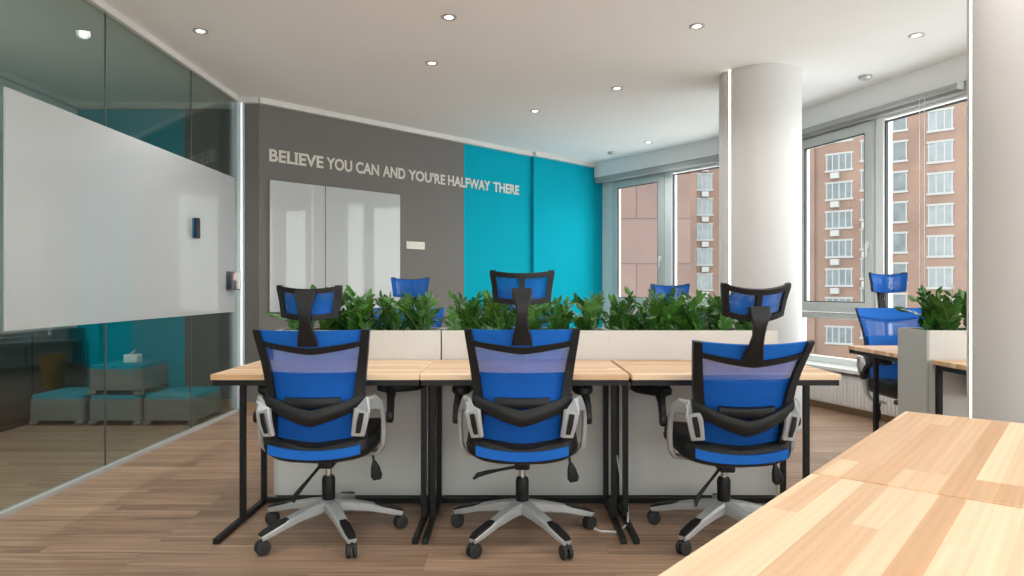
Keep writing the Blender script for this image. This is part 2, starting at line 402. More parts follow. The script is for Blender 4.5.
for i, spec in enumerate(seg_spec):
    a, b = P[i], P[i + 1]; d, n = outn(a, b); L = (b - a).length
    strip(bulk, i, 0.0, 0.28, Z_BULK, H)
    strip(low, i, 0.02, 0.28, 0.0, Z_SILL - 0.03)
    strip(sil, i, -0.14, 0.26, Z_SILL - 0.03, Z_SILL)
    strip(rail, i, 0.015, 0.10, Z_TOP - 0.015, Z_BULK)
    o0 = 0.17 if i == 0 else OUT
    wn += 1
    fr = MB()     # outer frame: head, foot, posts
    fr.span((0, o0, Z_TOP - 0.03), (L, o0 + 0.09, Z_TOP + 0.05))
    fr.span((0, o0, Z_SILL), (L, o0 + 0.09, Z_SILL + 0.06))
    edges = [0.0] + [v for k, s0, s1 in spec for v in (s0, s1)] + [L]
    if spec[0][0] == 'jamb': edges = [0.0] + [v for k, s0, s1 in spec[1:] for v in (s0, s1)] + [L]
    for s0, s1 in zip(edges[0::2], edges[1::2]):
        fr.span((s0, o0 - 0.01, Z_SILL), (s1, o0 + 0.10, Z_TOP), 0.006)
    root = fr.build('window_%d' % wn, M_mull, smooth=False); struct(root); place(root, a, d)
    for k, s0, s1 in spec:
        if k == 'jamb': continue
        if k == 'fixed':
            MB().span((s0, o0 + 0.04, Z_SILL + 0.06), (s1, o0 + 0.052, Z_TOP - 0.05)).build('pane', M_pane, root, smooth=False)
            g = MB(); gw = 0.012
            g.span((s0, o0 + 0.01, Z_SILL + 0.06), (s0 + gw, o0 + 0.04, Z_TOP - 0.05)).span((s1 - gw, o0 + 0.01, Z_SILL + 0.06), (s1, o0 + 0.04, Z_TOP - 0.05))
            g.span((s0 + gw, o0 + 0.01, Z_TOP - 0.062), (s1 - gw, o0 + 0.04, Z_TOP - 0.05))
            g.build('gasket', M_gasket, root, smooth=False)
        else:
            zt = 0.92; w = 0.095
            MB().span((s0, o0, 0.86), (s1, o0 + 0.09, zt)).build('transom', M_frame, root, smooth=False)
            MB().span((s0, o0 + 0.04, Z_SILL + 0.06), (s1, o0 + 0.052, 0.86)).build('lower_pane', M_pane, root, smooth=False)
            sa = MB(); q0, q1, z0, z1 = s0 + 0.008, s1 - 0.008, zt + 0.008, Z_TOP - 0.025
            y0, y1 = o0 - 0.03, o0 + 0.05
            sa.span((q0, y0, z0), (q0 + w, y1, z1), 0.008).span((q1 - w, y0, z0), (q1, y1, z1), 0.008)
            sa.span((q0 + w * .8, y0, z0), (q1 - w * .8, y1, z0 + w), 0.008).span((q0 + w * .8, y0, z1 - w), (q1 - w * .8, y1, z1), 0.008)
            so = sa.build('sash', M_frame, root, smooth=False)
            MB().span((q0 + w, y0 + 0.03, z0 + w), (q1 - w, y0 + 0.042, z1 - w)).build('sash_pane', M_pane, so, smooth=False)
            g = MB()
            x0, x1, za, zb = q0 + w - 0.002, q1 - w + 0.002, z0 + w - 0.002, z1 - w + 0.002
            for u0, v0, u1, v1 in ((x0, za, x0 + .01, zb), (x1 - .01, za, x1, zb), (x0 + .01, za, x1 - .01, za + .01), (x0 + .01, zb - .01, x1 - .01, zb)):
                g.span((u0, y0 + 0.006, v0), (u1, y0 + 0.03, v1))
            g.build('gasket', M_gasket, so, smooth=False)
            h = MB(); h.box((q1 - w / 2, y0 - 0.012, 1.55), (0.028, 0.024, 0.07), 0.006).box((q1 - w / 2, y0 - 0.03, 1.50), (0.02, 0.016, 0.13), 0.006)
            h.build('handle', M_mull, so)
struct(bulk.build('trim_7', M_ceil, smooth=False)); struct(low.build('wall_right', M_white, smooth=False))
struct(sil.build('trim_8', M_sill, smooth=False)); struct(rail.build('trim_9', M_cass, smooth=False))
# teal return beside the first window
# roller blind with its bead chain on the right-hand window
a, b = P[2], P[3]; d, n = outn(a, b)
rb = thing('roller_blind', 'rolled up grey blind along the top of the window nearest the slim lit column', 'blind', (a.x, a.y, 0), math.atan2(d.y, d.x))
tb = MB().tube([(0.04, -0.02, Z_TOP + 0.032), (1.84, -0.02, Z_TOP + 0.032)], 0.024, 14).build('roll', M_cass, rb)
for x in (1.855, 0.01): MB().span((x, -0.05, Z_TOP + 0.0), (x + 0.015, 0.012, Z_TOP + 0.06), 0.004).build('bracket', M_mull, rb)
ch = MB()
for dx in (0.0, 0.045):
    ch.tube([(1.55 + dx, -0.07, Z_TOP), (1.55 + dx, -0.07, 1.05)], 0.0022, 5)
ch.lathe([(0.001, -0.05), (0.016, -0.03), (0.02, 0), (0.016, 0.03), (0.001, 0.05)], (1.5725, -0.07, 1.04), 12)
ch.build('bead_chain', M_mull, rb)
# radiator under the right-hand sill
ra = thing('radiator', 'white ribbed panel radiator under the window sill', 'radiator', (a.x, a.y, 0), math.atan2(d.y, d.x))
r = MB().span((0.06, -0.085, 0.07), (1.84, -0.02, 0.355), 0.012)
r.build('panel', M_rad, ra)
r = MB()
for k in range(44):
    x = 0.09 + k * 0.0398
    r.box((x, -0.088, 0.21), (0.022, 0.012, 0.25), 0.005)
r.build('ribs', M_rad, ra)
for x in (0.2, 1.65): MB().span((x, -0.06, 0.0), (x + 0.03, -0.03, 0.08)).build('foot', M_rad, ra)
bb = MB(); 
for i in range(3): strip(bb, i, 0.004, 0.022, 0.0, 0.07)
struct(bb.build('baseboard_right', M_base, smooth=False))

# ------------------------------------------------------------------ columns with light strips
def column(label, cx, cy, r, led_dir):
    t = thing('column', label, 'column', (cx, cy, 0), 0, 'round white columns')
    t['kind'] = 'structure'
    n = 64; g = 0.012 / r
    prof = []
    for k in range(n + 1):
        an = led_dir + g + (2 * PI - 2 * g) * k / n
        prof.append((r * math.cos(an), r * math.sin(an)))
    ca, sa = math.cos(led_dir), math.sin(led_dir)
    prof += [(x - ca * 0.02, y - sa * 0.02) for x, y in (prof[-1], prof[0])]
    MB().prism(prof, 0, H).build('shaft', M_column, t)
    q = [( (r - 0.016) * ca - sa * w, (r - 0.016) * sa + ca * w) for w in (-0.0115, 0.0115)]
    q += [((r - 0.002) * ca - sa * w, (r - 0.002) * sa + ca * w) for w in (0.0115, -0.0115)]
    MB().prism(q, 0.02, H - 0.001).build('light_strip', M_led, t, smooth=False)
column('round white column with a glowing strip standing behind the long planter row', 2.10, 5.79, 0.33, math.radians(205))
column('wide white column at the right edge standing behind the nearest pine desk', 2.16, 2.65, 0.33, math.radians(163))

# ------------------------------------------------------------------ lettering, boards, socket on the slanted wall
WANG = math.atan2(WD.y, WD.x)
def wallpt(s, off=0.0): return at(s) + WN * off
p = wallpt(0, 0.002)
sg = thing('wall_lettering', 'pale capital letters BELIEVE YOU CAN AND YOU\'RE HALFWAY THERE across the grey and teal wall', 'lettering', (p.x, p.y, 2.375), WANG)
def word_mesh(txt, name, parent, x, width_per, hgt):
    cu = bpy.data.curves.new('txt', 'FONT'); cu.body = txt; cu.size = 1.0; cu.extrude = 0.02; cu.offset = 0.027; cu.resolution_u = 4
    o = bpy.data.objects.new('txt', cu); C.objects.link(o)
    dg = bpy.context.evaluated_depsgraph_get(); ev = o.evaluated_get(dg)
    me = bpy.data.meshes.new_from_object(ev)
    bpy.data.objects.remove(o); bpy.data.curves.remove(cu)
    return me
TEXT = "BELIEVE YOU CAN AND YOU'RE HALFWAY THERE"
def px_s(px):      # distance along the slanted wall at which a picture column falls
    t = (px - 512) / F
    return (W0.y * t - W0.x) / (WD.x - WD.y * t)
ext = [(269.0, 323.2), (326.3, 351.9), (355.6, 378.8), (382.5, 405.0), (408.1, 445.0), (447.8, 490.0), (493.1, 518.8)]
for wd, (xa, xb) in zip(TEXT.split(' '), ext):
    me = word_mesh(wd, '', None, 0, 0, 0)
    bm = bmesh.new(); bm.from_mesh(me)
    if 'I' in wd:          # cross strokes on the letter I
        k = wd.index('I')
        m2 = word_mesh(wd[:k + 1], '', None, 0, 0, 0); xr = max(v.co.x for v in m2.vertices); bpy.data.meshes.remove(m2)
        yt = max(v.co.y for v in bm.verts); yb = min(v.co.y for v in bm.verts)
        for yy in (yt - 0.05, yb + 0.05):
            b = bmesh.new(); bmesh.ops.create_cube(b, size=1)
            bmesh.ops.transform(b, matrix=Matrix.Translation((xr - 0.065, yy, 0)) @ Matrix.Diagonal((0.27, 0.10, 0.04, 1)), verts=b.verts)
            b.to_mesh(me); b.free(); bm.from_mesh(me)
    x0 = min(v.co.x for v in bm.verts); x1 = max(v.co.x for v in bm.verts); yt = max(v.co.y for v in bm.verts); yb = min(v.co.y for v in bm.verts)
    sa, sb2 = px_s(xa), px_s(xb)
    for v in bm.verts:
        x, y, z = v.co
        v.co = (sa + (x - x0) / (x1 - x0) * (sb2 - sa), -(z + 0.02) * 0.1, (y - yb) / (yt - yb) * 0.122)
    bm.to_mesh(me); bm.free()
    me.materials.append(M_letter)
    o = bpy.data.objects.new('word', me); C.objects.link(o); o.parent = sg
def board(s0, s1, z0, z1, label):
    p = wallpt(s0, 0.0)
    t = thing('glass_whiteboard', label, 'whiteboard', (p.x, p.y, z0), WANG, 'glass boards on the grey wall')
    MB().span((0, -0.022, 0), (s1 - s0, -0.008, z1 - z0), 0.002).build('glass_sheet', M_board, t, smooth=False)
    MB().span((0.002, -0.008, 0.002), (s1 - s0 + (0.010 if s0 < 0.5 else 0), 0.0, z1 - z0 - 0.002)).build('backing', M_cornice, t, smooth=False)
board(0.098, 0.676, 0.93, 2.195, 'narrower white glass board on the grey wall, left of the thin gap')
board(0.688, 1.600, 0.93, 2.195, 'wider white glass board on the grey wall, right of the thin gap')
p = wallpt(1.695, 0.0)
so = thing('wall_socket', 'cream three gang wall socket to the right of the glass boards', 'socket', (p.x, p.y, 1.60), WANG)
MB().span((0, -0.012, 0), (0.255, 0, 0.086), 0.005).build('plate', M_cream, so)
for k in range(3):
    MB().lathe([(0.028, 0), (0.028, 0.004), (0.021, 0.005), (0.020, 0.001), (0.0, 0.001)], (0.045 + k * 0.0825, -0.012, 0.043), 20, Matrix.Rotation(PI / 2, 4, 'X')).build('outlet', M_cornice, so)

# whiteboard on the glass wall and what hangs on it
wb = thing('whiteboard', 'large glossy white board hung across the glass wall on the left', 'whiteboard', (GX, 3.46, 0))
MB().span((0.012, 0.0, 0.94), (0.026, 2.86, 2.18), 0.002).build('board_sheet', M_board, wb, smooth=False)
for y in (0.25, 1.43, 2.6):
    for z in (1.08, 2.04): MB().lathe([(0.02, 0.0), (0.02, 0.007)], (0.0055, y, z), 12, Matrix.Rotation(PI / 2, 4, 'Y')).build('spacer', M_alu, wb)
er = thing('board_eraser', 'dark blue board eraser stuck upright on the large white board', 'eraser', (GX + 0.026, 5.47, 1.56))
MB().span((0.012, 0, 0), (0.045, 0.06, 0.165), 0.010).build('grip', M_dkblue, er)
MB().span((0, 0.002, 0.003), (0.012, 0.058, 0.162), 0.003).build('felt', M_felt, er)
hd = thing('marker_holder', 'small magnetic holder of colourful markers at the right edge of the large white board', 'marker holder', (GX + 0.026, 6.12, 1.14))
MB().span((0, 0, 0), (0.055, 0.18, 0.012), 0.003).span((0, 0, 0.012), (0.006, 0.18, 0.17), 0.002).span((0.049, 0, 0.012), (0.055, 0.10, 0.09), 0.002).build('tray', M_holder, hd)
MB().box((0.045, 0.15, 0.085), (0.045, 0.055, 0.15), 0.006).build('note_pad', M_paper, hd)
mk = [(M_green, 0.03, 0.16), (M_holder, 0.055, 0.15), (M_pink, 0.085, 0.155), (M_paper, 0.11, 0.14)]
for mm, y, h in mk:
    MB().tube([(0.027, y, 0.013), (0.027, y, h - 0.02), (0.027, y, h)], [0.009, 0.009, 0.006], 10).build('marker', mm, hd)

# ------------------------------------------------------------------ lounge blocks behind the glass
def seat_block(label, x0, x1, y0, y1, z):
    t = thing('seat_block', label, 'seat block', ((x0 + x1) / 2, (y0 + y1) / 2, z), 0, 'stepped grey seat blocks')
    w, dp = (x1 - x0) / 2, (y1 - y0) / 2; h = 0.222; ft = 0.045; lg = 0.075
    r = 0.03
    def rr(a, b, rad, n=5):
        pts = []
        for cx, cy, st in ((a - rad, b - rad, 0), (-a + rad, b - rad, 90), (-a + rad, -b + rad, 180), (a - rad, -b + rad, 270)):
            for k in range(n + 1):
                an = math.radians(st + 90 * k / n); pts.append((cx + rad * math.cos(an), cy + rad * math.sin(an)))
        return pts
    m = MB().prism(rr(w, dp, 0.05), ft, h)
    m.build('body', M_block, t)
    for sx in (-1, 1):
        for sy in (-1, 1):
            MB().box((sx * (w - lg / 2 - 0.002), sy * (dp - lg / 2 - 0.002), ft / 2), (lg, lg, ft), 0.02).build('foot', M_block, t)
    MB().prism(rr(w - 0.012, dp - 0.012, 0.045), h, h + 0.032).build('cushion', M_cush, t)
    return t
seat_block('low grey seat block with teal cushion nearest the glass end post', -3.12, -2.665, 5.75, 6.30, 0.0)
seat_block('grey seat block at the bottom of the stack of two behind the glass', -3.58, -3.125, 5.75, 6.25, 0.0)
seat_block('grey seat block with teal top resting on another block behind the glass', -3.58, -3.125, 5.75, 6.25, 0.254)
seat_block('low grey seat block left of the stacked pair behind the glass', -4.08, -3.62, 5.75, 6.25, 0.0)
sb = thing('standin', 'low dark sideboard added for a dark area on the wall behind the glass', 'standin', (-4.23, 3.6, 0))  # made-up sideboard standing in for a dark area
M_dark = mat('dark_wood', (0.030, 0.024, 0.020), 0.45, var=0.2)
MB().span((0, 0, 0.05), (0.13, 2.95, 0.78), 0.004).span((0.01, 0.02, 0), (0.11, 2.93, 0.05)).build('carcass', M_dark, sb)
for k in range(4):
    dr = MB().span((0.1305, 0.02 + 0.735 * k, 0.07), (0.146, 0.735 + 0.735 * k, 0.76), 0.003).build('door', M_dark, sb)
    MB().tube([(0.152, 0.66 + 0.735 * k, 0.50), (0.152, 0.66 + 0.735 * k, 0.66)], 0.006, 8).build('handle', M_black, dr)
tb = thing('tissue_box', 'small white box on top of the stacked seat blocks behind the glass', 'box', (-3.33, 6.0, 0.508))
MB().box((0, 0, 0.035), (0.12, 0.09, 0.07), 0.006).build('carton', M_paper, tb)
MB().strap([(-0.01, 0, 0.068), (0, 0.005, 0.09), (0.015, 0, 0.105)], [0.05, 0.045, 0.03], [0.006, 0.005, 0.003], (0, 1, 0)).build('tissue', M_paper, tb)

# ------------------------------------------------------------------ desks
DW, DD, DT = 0.944, 0.64, 0.77
def make_desk(label, loc, rotz, group):
    t = thing('desk', label, 'desk', loc, rotz, group)
    hw, hd_ = DW / 2, DD / 2
    MB().span((-hw, -hd_, DT - 0.026), (hw, hd_, DT), 0.003).build('tabletop', M_pine, t, smooth=False)
    for y in (-hd_ + 0.012, hd_ - 0.055):
        MB().span((-hw + 0.005, y, DT - 0.052), (hw - 0.005, y + 0.025, DT - 0.0265)).build('rail', M_blackm, t, smooth=False)
    for sx in (-1, 1):
        x = sx * (hw - 0.022)
        m = MB()
        m.span((x - 0.014, -hd_ + 0.005, 0.001), (x + 0.014, hd_ - 0.012, 0.026), 0.003)
        for y in (0.0, hd_ - 0.030):
            m.span((x - 0.0135, y - 0.0135, 0.024), (x + 0.0135, y + 0.0135, DT - 0.05), 0.002)
        m.span((x - 0.0135, -hd_ + 0.04, DT - 0.052), (x + 0.0135, hd_ - 0.056, DT - 0.0265))
        m.build('leg_frame', M_blackm, t, smooth=False)
    MB().span((-hw + 0.036, hd_ - 0.045, 0.003), (hw - 0.036, hd_ - 0.018, 0.03)).build('floor_bar', M_blackm, t, smooth=False)
    return t
YF = 3.08; YD = YF + DD / 2; YP0 = 3.726; YP1 = 4.004; YB = YP1 + 0.006 + DD / 2
DX = [-0.889, 0.0565, 1.014]
nm = ['left', 'middle', 'right']
d0 = make_desk('wooden desk with black frame at the left end of the near row', (DX[0], YD, 0), 0, 'desks beside the planters')
def desk(label, x, y, rz, group='desks beside the planters'):
    c = copy_tree(d0); c.location = (x, y, 0); c.rotation_euler = (0, 0, rz); c['label'] = label; c['group'] = group
    return c
desk('wooden desk in the middle of the near row with the centre chair tucked under', DX[1], YD, 0)
desk('wooden desk at the right end of the near row, beside the nearest pine tabletop', DX[2], YD, 0)
desk('wooden desk on the far side of the planters, behind the left planter', DX[0], YB, PI)
desk('wooden desk on the far side of the planters, behind the middle planter', DX[1], YB, PI)
desk('wooden desk on the far side of the planters, behind the right planter', DX[2], YB, PI)
IX = 2.285 + DW / 2
dn = desk('desk in front of the right-hand planter, half hidden by the column at the right edge', IX, YD, 0)
MB().span((-0.32, 0.17, 0.58), (-0.22, 0.27, 0.715), 0.006).build('power_box', M_black, dn)
desk('desk by the right window, behind the shaded-end planter with a blue chair', IX, YB, PI)
fd = Vector((0.6466, 0.763)).normalized(); fn = Vector((fd.y, -fd.x)); FC = Vector((1.246, 2.166))
c1 = FC - fd * DW / 2 + fn * DD / 2; c2 = c1 - fd * (DW + 0.007); fa = math.atan2(fd.y, fd.x)
desk('pine desk in the right foreground, the farther of two, touching no planter', c1.x, c1.y, fa, 'foreground pine desks')
desk('pine desk in the lower right corner, nearest the viewer', c2.x, c2.y, fa, 'foreground pine desks')

# ------------------------------------------------------------------ planters
PH = 0.928
def make_planter(label, x0, x1, end_mat=None):
    t = thing('planter', label, 'planter', ((x0 + x1) / 2, (YP0 + YP1) / 2, 0), 0, 'tall white planter boxes')
    w, dp, th = (x1 - x0) / 2, (YP1 - YP0) / 2, 0.016
    m = MB().span((-w + th, -dp, 0.03), (w - th, -dp + th, PH)).span((-w + th, dp - th, 0.03), (w - th, dp, PH))
    m.span((-w + th, -dp + th, 0.03), (w - th, dp - th, 0.05))
    m.build('side_panel', M_planter, t, smooth=False)
    for sx in (-1, 1):
        m = MB().span((sx * w, -dp, 0.03), (sx * (w - th), dp, PH))
        m.build('end_panel', end_mat if (end_mat and sx < 0) else M_planter, t, smooth=False)
    MB().span((-w + 0.01, -dp + 0.012, 0), (w - 0.01, dp - 0.012, 0.03)).build('plinth', M_black, t, smooth=False)
    s = MB().span((-w + th, -dp + th, PH - 0.10), (w - th, dp - th, PH - 0.035)).build('soil', M_soil, t, smooth=False)
    s['kind'] = 'stuff'
    return t
PX = [(-1.300, -0.390), (-0.382, 0.528), (0.5285, 1.450)]
make_planter('tall white planter box behind the left desk, left of the seam', *PX[0])
make_planter('tall white planter box behind the centre chair', *PX[1])
make_planter('tall white planter box behind the right blue chair', *PX[2])
make_planter('tall white planter with shaded end panel beside the column at the right edge', 2.262, 3.19, M_planter_shaded)

# plants
def leaf(mb, base, dirv, up, L, Wd, curl):
    dirv = dirv.normalized(); side = dirv.cross(up).normalized(); nrm = side.cross(dirv).normalized()
    prof = [(0.0, 0.05), (0.18, 0.55), (0.42, 1.0), (0.68, 0.85), (0.88, 0.42), (1.0, 0.03)]
    rows = []
    for t, w in prof:
        c = base + dirv * (t * L) - nrm * (curl * L * t * t)
        rows.append([mb.bm.verts.new(c - side * (w * Wd / 2) + nrm * (0.12 * w * Wd)), mb.bm.verts.new(c), mb.bm.verts.new(c + side * (w * Wd / 2) + nrm * (0.12 * w * Wd))])
    for a, b in zip(rows, rows[1:]):
        for k in range(2): mb.bm.faces.new((a[k], a[k + 1], b[k + 1], b[k]))
def make_frond(rnd, parent, az, lean, hgt, m):
    mb = MB(); n = 9
    base = Vector((rnd.uniform(-0.075, 0.075), rnd.uniform(-0.045, 0.045), 0))
    h = Vector((math.cos(az), math.sin(az), 0))
    pts = []
    for k in range(n + 1):
        t = k / n
        pts.append(base + Vector((0, 0, hgt * (t - 0.18 * lean * t * t))) + h * (lean * hgt * (0.25 * t + 0.75 * t * t)))
    mb.tube(pts, [lerp(0.0065, 0.002, k / n) for k in range(n + 1)], 6)
    s = h.cross(Vector((0, 0, 1)))
    for k in range(2, n * 2 + 1):
        t = k / (n * 2); i = min(int(t * n), n - 1); q = pts[i].lerp(pts[i + 1], t * n - i)
        tg = (pts[i + 1] - pts[i]).normalized(); sd = tg.cross(s).normalized()
        sgn = 1 if k % 2 else -1
        L = rnd.uniform(0.058, 0.076) * (1.0 if t < 0.85 else 0.85)
        dv = s * sgn * rnd.uniform(0.8, 1.0) + tg * rnd.uniform(0.55, 0.85) - sd * 0.25 + Vector((rnd.uniform(-.12, .12), rnd.uniform(-.12, .12), rnd.uniform(-.12, .12)))
        leaf(mb, q, dv, (tg * -0.5 - sd * 0.8 + Vector((rnd.uniform(-.3, .3), rnd.uniform(-.3, .3), 0.5))).normalized(), L, L * rnd.uniform(0.36, 0.42), rnd.uniform(0.05, 0.3))
    leaf(mb, pts[-1], pts[-1] - pts[-2], s, 0.07, 0.03, 0.1)
    f = mb.build('frond', m, parent); return f
def make_plant(seed, label, loc):
    rnd = random.Random(seed)
    t = thing('zz_plant', label, 'plant', loc, 0, 'green plants in the planters')
    nf = 11
    for k in range(nf):
        az = 2 * PI * k / nf + rnd.uniform(-.7, .7)
        if k % 3 == 0: lean, hg = rnd.uniform(0.1, 0.35), rnd.uniform(0.20, 0.255)
        else: lean, hg = rnd.uniform(0.35, 1.25), rnd.uniform(0.13, 0.235)
        make_frond(rnd, t, az, lean, hg, M_leaf if k % 2 else M_leaf2)
    return t
protos = {}
pcount = 0
def put_plant(kind, label, x, y, rz, s):
    loc = (x, y, PH - 0.036)
    if kind not in protos:
        t = make_plant(kind * 11 + 3, label, loc); protos[kind] = t
    else:
        t = copy_tree(protos[kind]); t['label'] = label; t.location = loc
    t.rotation_euler = (0, 0, rz); t.scale = (s, s, s)
    return t
ordn = ['first', 'second', 'third', 'fourth', 'fifth']
pnm = ['planter left of the seam', 'planter behind the centre chair', 'planter behind the right chair']
rp = random.Random(5)
for i, (x0, x1) in enumerate(PX):
    for k in range(5):
        x = lerp(x0 + 0.10, x1 - 0.12, k / 4)
        if i == 1: x = lerp(x0 + 0.12, x1 - 0.09, k / 4)
        put_plant((i * 5 + k) % 4, 'glossy green plant, %s from the left in the %s' % (ordn[k], pnm[i]), x, (YP0 + YP1) / 2 + rp.uniform(-.03, .03), rp.uniform(0, 6.28), rp.uniform(0.82, 1.0))
for k, x in enumerate((2.41, 2.62, 2.85, 3.06)):
    put_plant(k % 4, 'green plant in the shaded-end planter by the right window, %s from its shaded end' % ordn[k], x, (YP0 + YP1) / 2, 2.2 + 1.9 * k, 1.04 if k == 0 else 0.9)

# ------------------------------------------------------------------ office chairs (forward = +y)
BY = [(0.40, -0.215), (0.48, -0.235), (0.58, -0.262), (0.66, -0.262), (0.75, -0.258), (0.85, -0.275), (0.98, -0.318)]
BW = [(0.40, 0.235), (0.48, 0.222), (0.60, 0.209), (0.68, 0.211), (0.82, 0.227), (0.98, 0.249)]
def bs_(u, z, off=0.0, ext=0.0):
    w = interp(z, BW) + ext
    return Vector((u * w, interp(z, BY) + 0.055 * u * u - off, z))
def make_chair(label, loc, rotz, group):
    t = thing('office_chair', label, 'chair', loc, rotz, group)
    # star base with pads and casters
    m = MB()
    m.lathe([(0.0, 0.105), (0.036, 0.105), (0.046, 0.12), (0.046, 0.150), (0.036, 0.165), (0.0, 0.165)], n=24)
    arms = [math.radians(90 + 72 * k) for k in range(5)]
    for an in arms:
        h = Vector((math.cos(an), math.sin(an), 0)); s = Vector((-h.y, h.x, 0))
        rr = [0.025, 0.10, 0.20, 0.29, 0.345]; zc = [0.138, 0.130, 0.112, 0.088, 0.074]
        m.strap([h * r_ + Vector((0, 0, z_)) for r_, z_ in zip(rr, zc)], [0.070, 0.060, 0.053, 0.049, 0.040], [0.056, 0.048, 0.037, 0.030, 0.022], s, 0.2)
    base = m.build('star_base', M_silver, t)
    for an in arms:
        h = Vector((math.cos(an), math.sin(an), 0)); s = Vector((-h.y, h.x, 0))
        MB().strap([h * 0.215 + Vector((0, 0, 0.127)), h * 0.245 + Vector((0, 0, 0.1195)), h * 0.325 + Vector((0, 0, 0.0975)), h * 0.350 + Vector((0, 0, 0.086))], [0.030, 0.043, 0.042, 0.032], [0.006, 0.010, 0.010, 0.006], s, 0.25).build('foot_pad', M_black, base)
        c = MB(); q = h * 0.336
        Rz = Matrix.Rotation(an + 0.5 * math.sin(an * 3), 4, 'Z')
        W = Matrix.Translation(q + Vector((0, 0, 0.032))) @ Rz @ Matrix.Rotation(PI / 2, 4, 'X')
        for zz in (-0.0225, 0.0055):
            b = MB(); b.lathe([(0.022, 0), (0.0295, 0.002), (0.032, 0.006), (0.032, 0.012), (0.0295, 0.0155), (0.022, 0.017)], (0, 0, zz), 18)
            c.merge(b.bm, W)
        c.box(q + Vector((0, 0, 0.052)), (0.040, 0.044, 0.014), 0.005, (0, 0, an))
        c.lathe([(0.009, 0.05), (0.009, 0.07)], q, 10)
        c.build('caster', M_rubber, base)
    MB().lathe([(0.026, 0.16), (0.030, 0.17), (0.031, 0.260), (0.025, 0.275), (0.0, 0.275)], n=20).build('gas_lift_cover', M_black, t)
    MB().lathe([(0.014, 0.265), (0.014, 0.36)], n=14).build('piston', M_chrome, t)
    m = MB().box((0, 0.0, 0.378), (0.15, 0.24, 0.03), 0.008).box((0, -0.02, 0.345), (0.07, 0.10, 0.045), 0.01)
    mech = m.build('tilt_mechanism', M_black, t)
    MB().tube([(-0.03, -0.03, 0.330), (-0.10, -0.035, 0.318), (-0.16, -0.04, 0.307), (-0.205, -0.05, 0.297), (-0.225, -0.06, 0.280)], [0.008, 0.007, 0.010, 0.012, 0.006], 8).build('lever', M_black, mech)
    k = MB().tube([(0.215, -0.04, 0.390), (0.222, -0.045, 0.345)], 0.006, 8)
    k.strap([(0.222, -0.045, 0.355), (0.228, -0.047, 0.325), (0.235, -0.05, 0.285), (0.238, -0.05, 0.268)], [0.016, 0.040, 0.054, 0.036], [0.014, 0.024, 0.026, 0.016], (1, 0, 0), 0.3)
    k.build('tension_knob', M_black, mech)
    # seat: dark shell and blue pad
    def oval(w, y0, y1, z, e=4.6, n=40, dip=0.0):
        pts = []
        for j in range(n):
            an = 2 * PI * j / n; cx, sy = math.cos(an), math.sin(an)
            x = w * math.copysign(abs(cx) ** (2 / e), cx); y = (y0 + y1) / 2 + (y1 - y0) / 2 * math.copysign(abs(sy) ** (2 / e), sy)
            pts.append((x, y, z + dip * (x / w) ** 2))
        return pts
    MB().loft([oval(0.17, -0.17, 0.18, 0.384, dip=0.01), oval(0.225, -0.232, 0.235, 0.391, dip=0.024), oval(0.250, -0.255, 0.26, 0.406, dip=0.032), oval(0.254, -0.258, 0.264, 0.424, dip=0.036)]).build('seat_shell', M_black, t)
    MB().loft([oval(0.250, -0.252, 0.260, 0.420, dip=0.036), oval(0.250, -0.250, 0.262, 0.445, dip=0.036), oval(0.246, -0.244, 0.262, 0.470, dip=0.032), oval(0.232, -0.225, 0.25, 0.490, dip=0.022), oval(0.15, -0.12, 0.18, 0.496, dip=0.006)]).build('seat', M_black, t)
    MB().sheet(lambda u, v: Vector((u * 0.200, -0.271 + 0.012 * abs(u) ** 4, lerp(0.414 + 0.024 * u * u, 0.453 + 0.026 * u * u, v))), lin(16, -1, 1), lin(4), (0, 0.012, 0)).build('rear_band', M_blue, t)
    # backrest
    topc = lambda u: 0.907 + 0.033 * abs(u) ** 1.3        # dip bar under the top band
    lowc = lambda u: 0.452 + 0.026 * u * u                  # bar above the seat
    us = lin(16, -1, 1)
    fr = MB()
    for s in (-1, 1):
        fr.sheet(lambda u, v: bs_(s * lerp(interp(v, [(0.44, .78), (0.66, .80), (0.98, .87)]), 1.0, u), v, 0.020), lin(3), lin(14, 0.455, 0.985), (0, 0.024, 0))
    fr.sheet(lambda u, v: bs_(u, topc(u) - (0.030 - 0.006 * abs(u)) * (1 - v), 0.016), lin(16, -.92, .92), lin(2), (0, 0.018, 0))
    fr.sheet(lambda u, v: bs_(u, lowc(u) + 0.029 * v, 0.018), lin(16, -.98, .98), lin(2), (0, 0.02, 0))
    fr.build('back_frame', M_black, t)
    MB().sheet(lambda u, v: bs_(u, lerp(lowc(u) + 0.02, topc(u) - 0.01, v), -0.004), lin(16, -1, 1), lin(12), (0, 0.004, 0)).build('back_mesh', M_mesh, t)
    MB().sheet(lambda u, v: bs_(u, lerp(topc(u) - 0.008, 0.983, v), 0.004), lin(16, -1, 1), lin(4), (0, 0.012, 0)).build('top_band', M_blue, t)
    MB().sheet(lambda u, v: bs_(u, lerp(lowc(u) + 0.005, 0.792, v), -0.010), lin(16, -.93, .93), lin(10), (0, 0.014, 0)).build('back_pad', M_blue, t)
    lu = MB()
    up_ = lambda u: 0.640 + 0.055 * abs(u) ** 1.15; dn_ = lambda u: 0.570 + 0.066 * abs(u) ** 1.1
    lu.sheet(lambda u, v: bs_(u, lerp(dn_(u), up_(u), v), 0.050 - 0.030 * u * u + 0.012 * math.sin(PI * v)), lin(20, -1.03, 1.03), lin(5), (0, 0.020, 0))
    lu.build('lumbar_yoke', M_black, t)
    MB().sheet(lambda u, v: bs_(u, 0.648 + 0.040 * v, 0.030 + 0.006 * math.sin(PI * v)), lin(12, -.56, .56), lin(4), (0, 0.022, 0)).build('lumbar_pad', M_black, t)
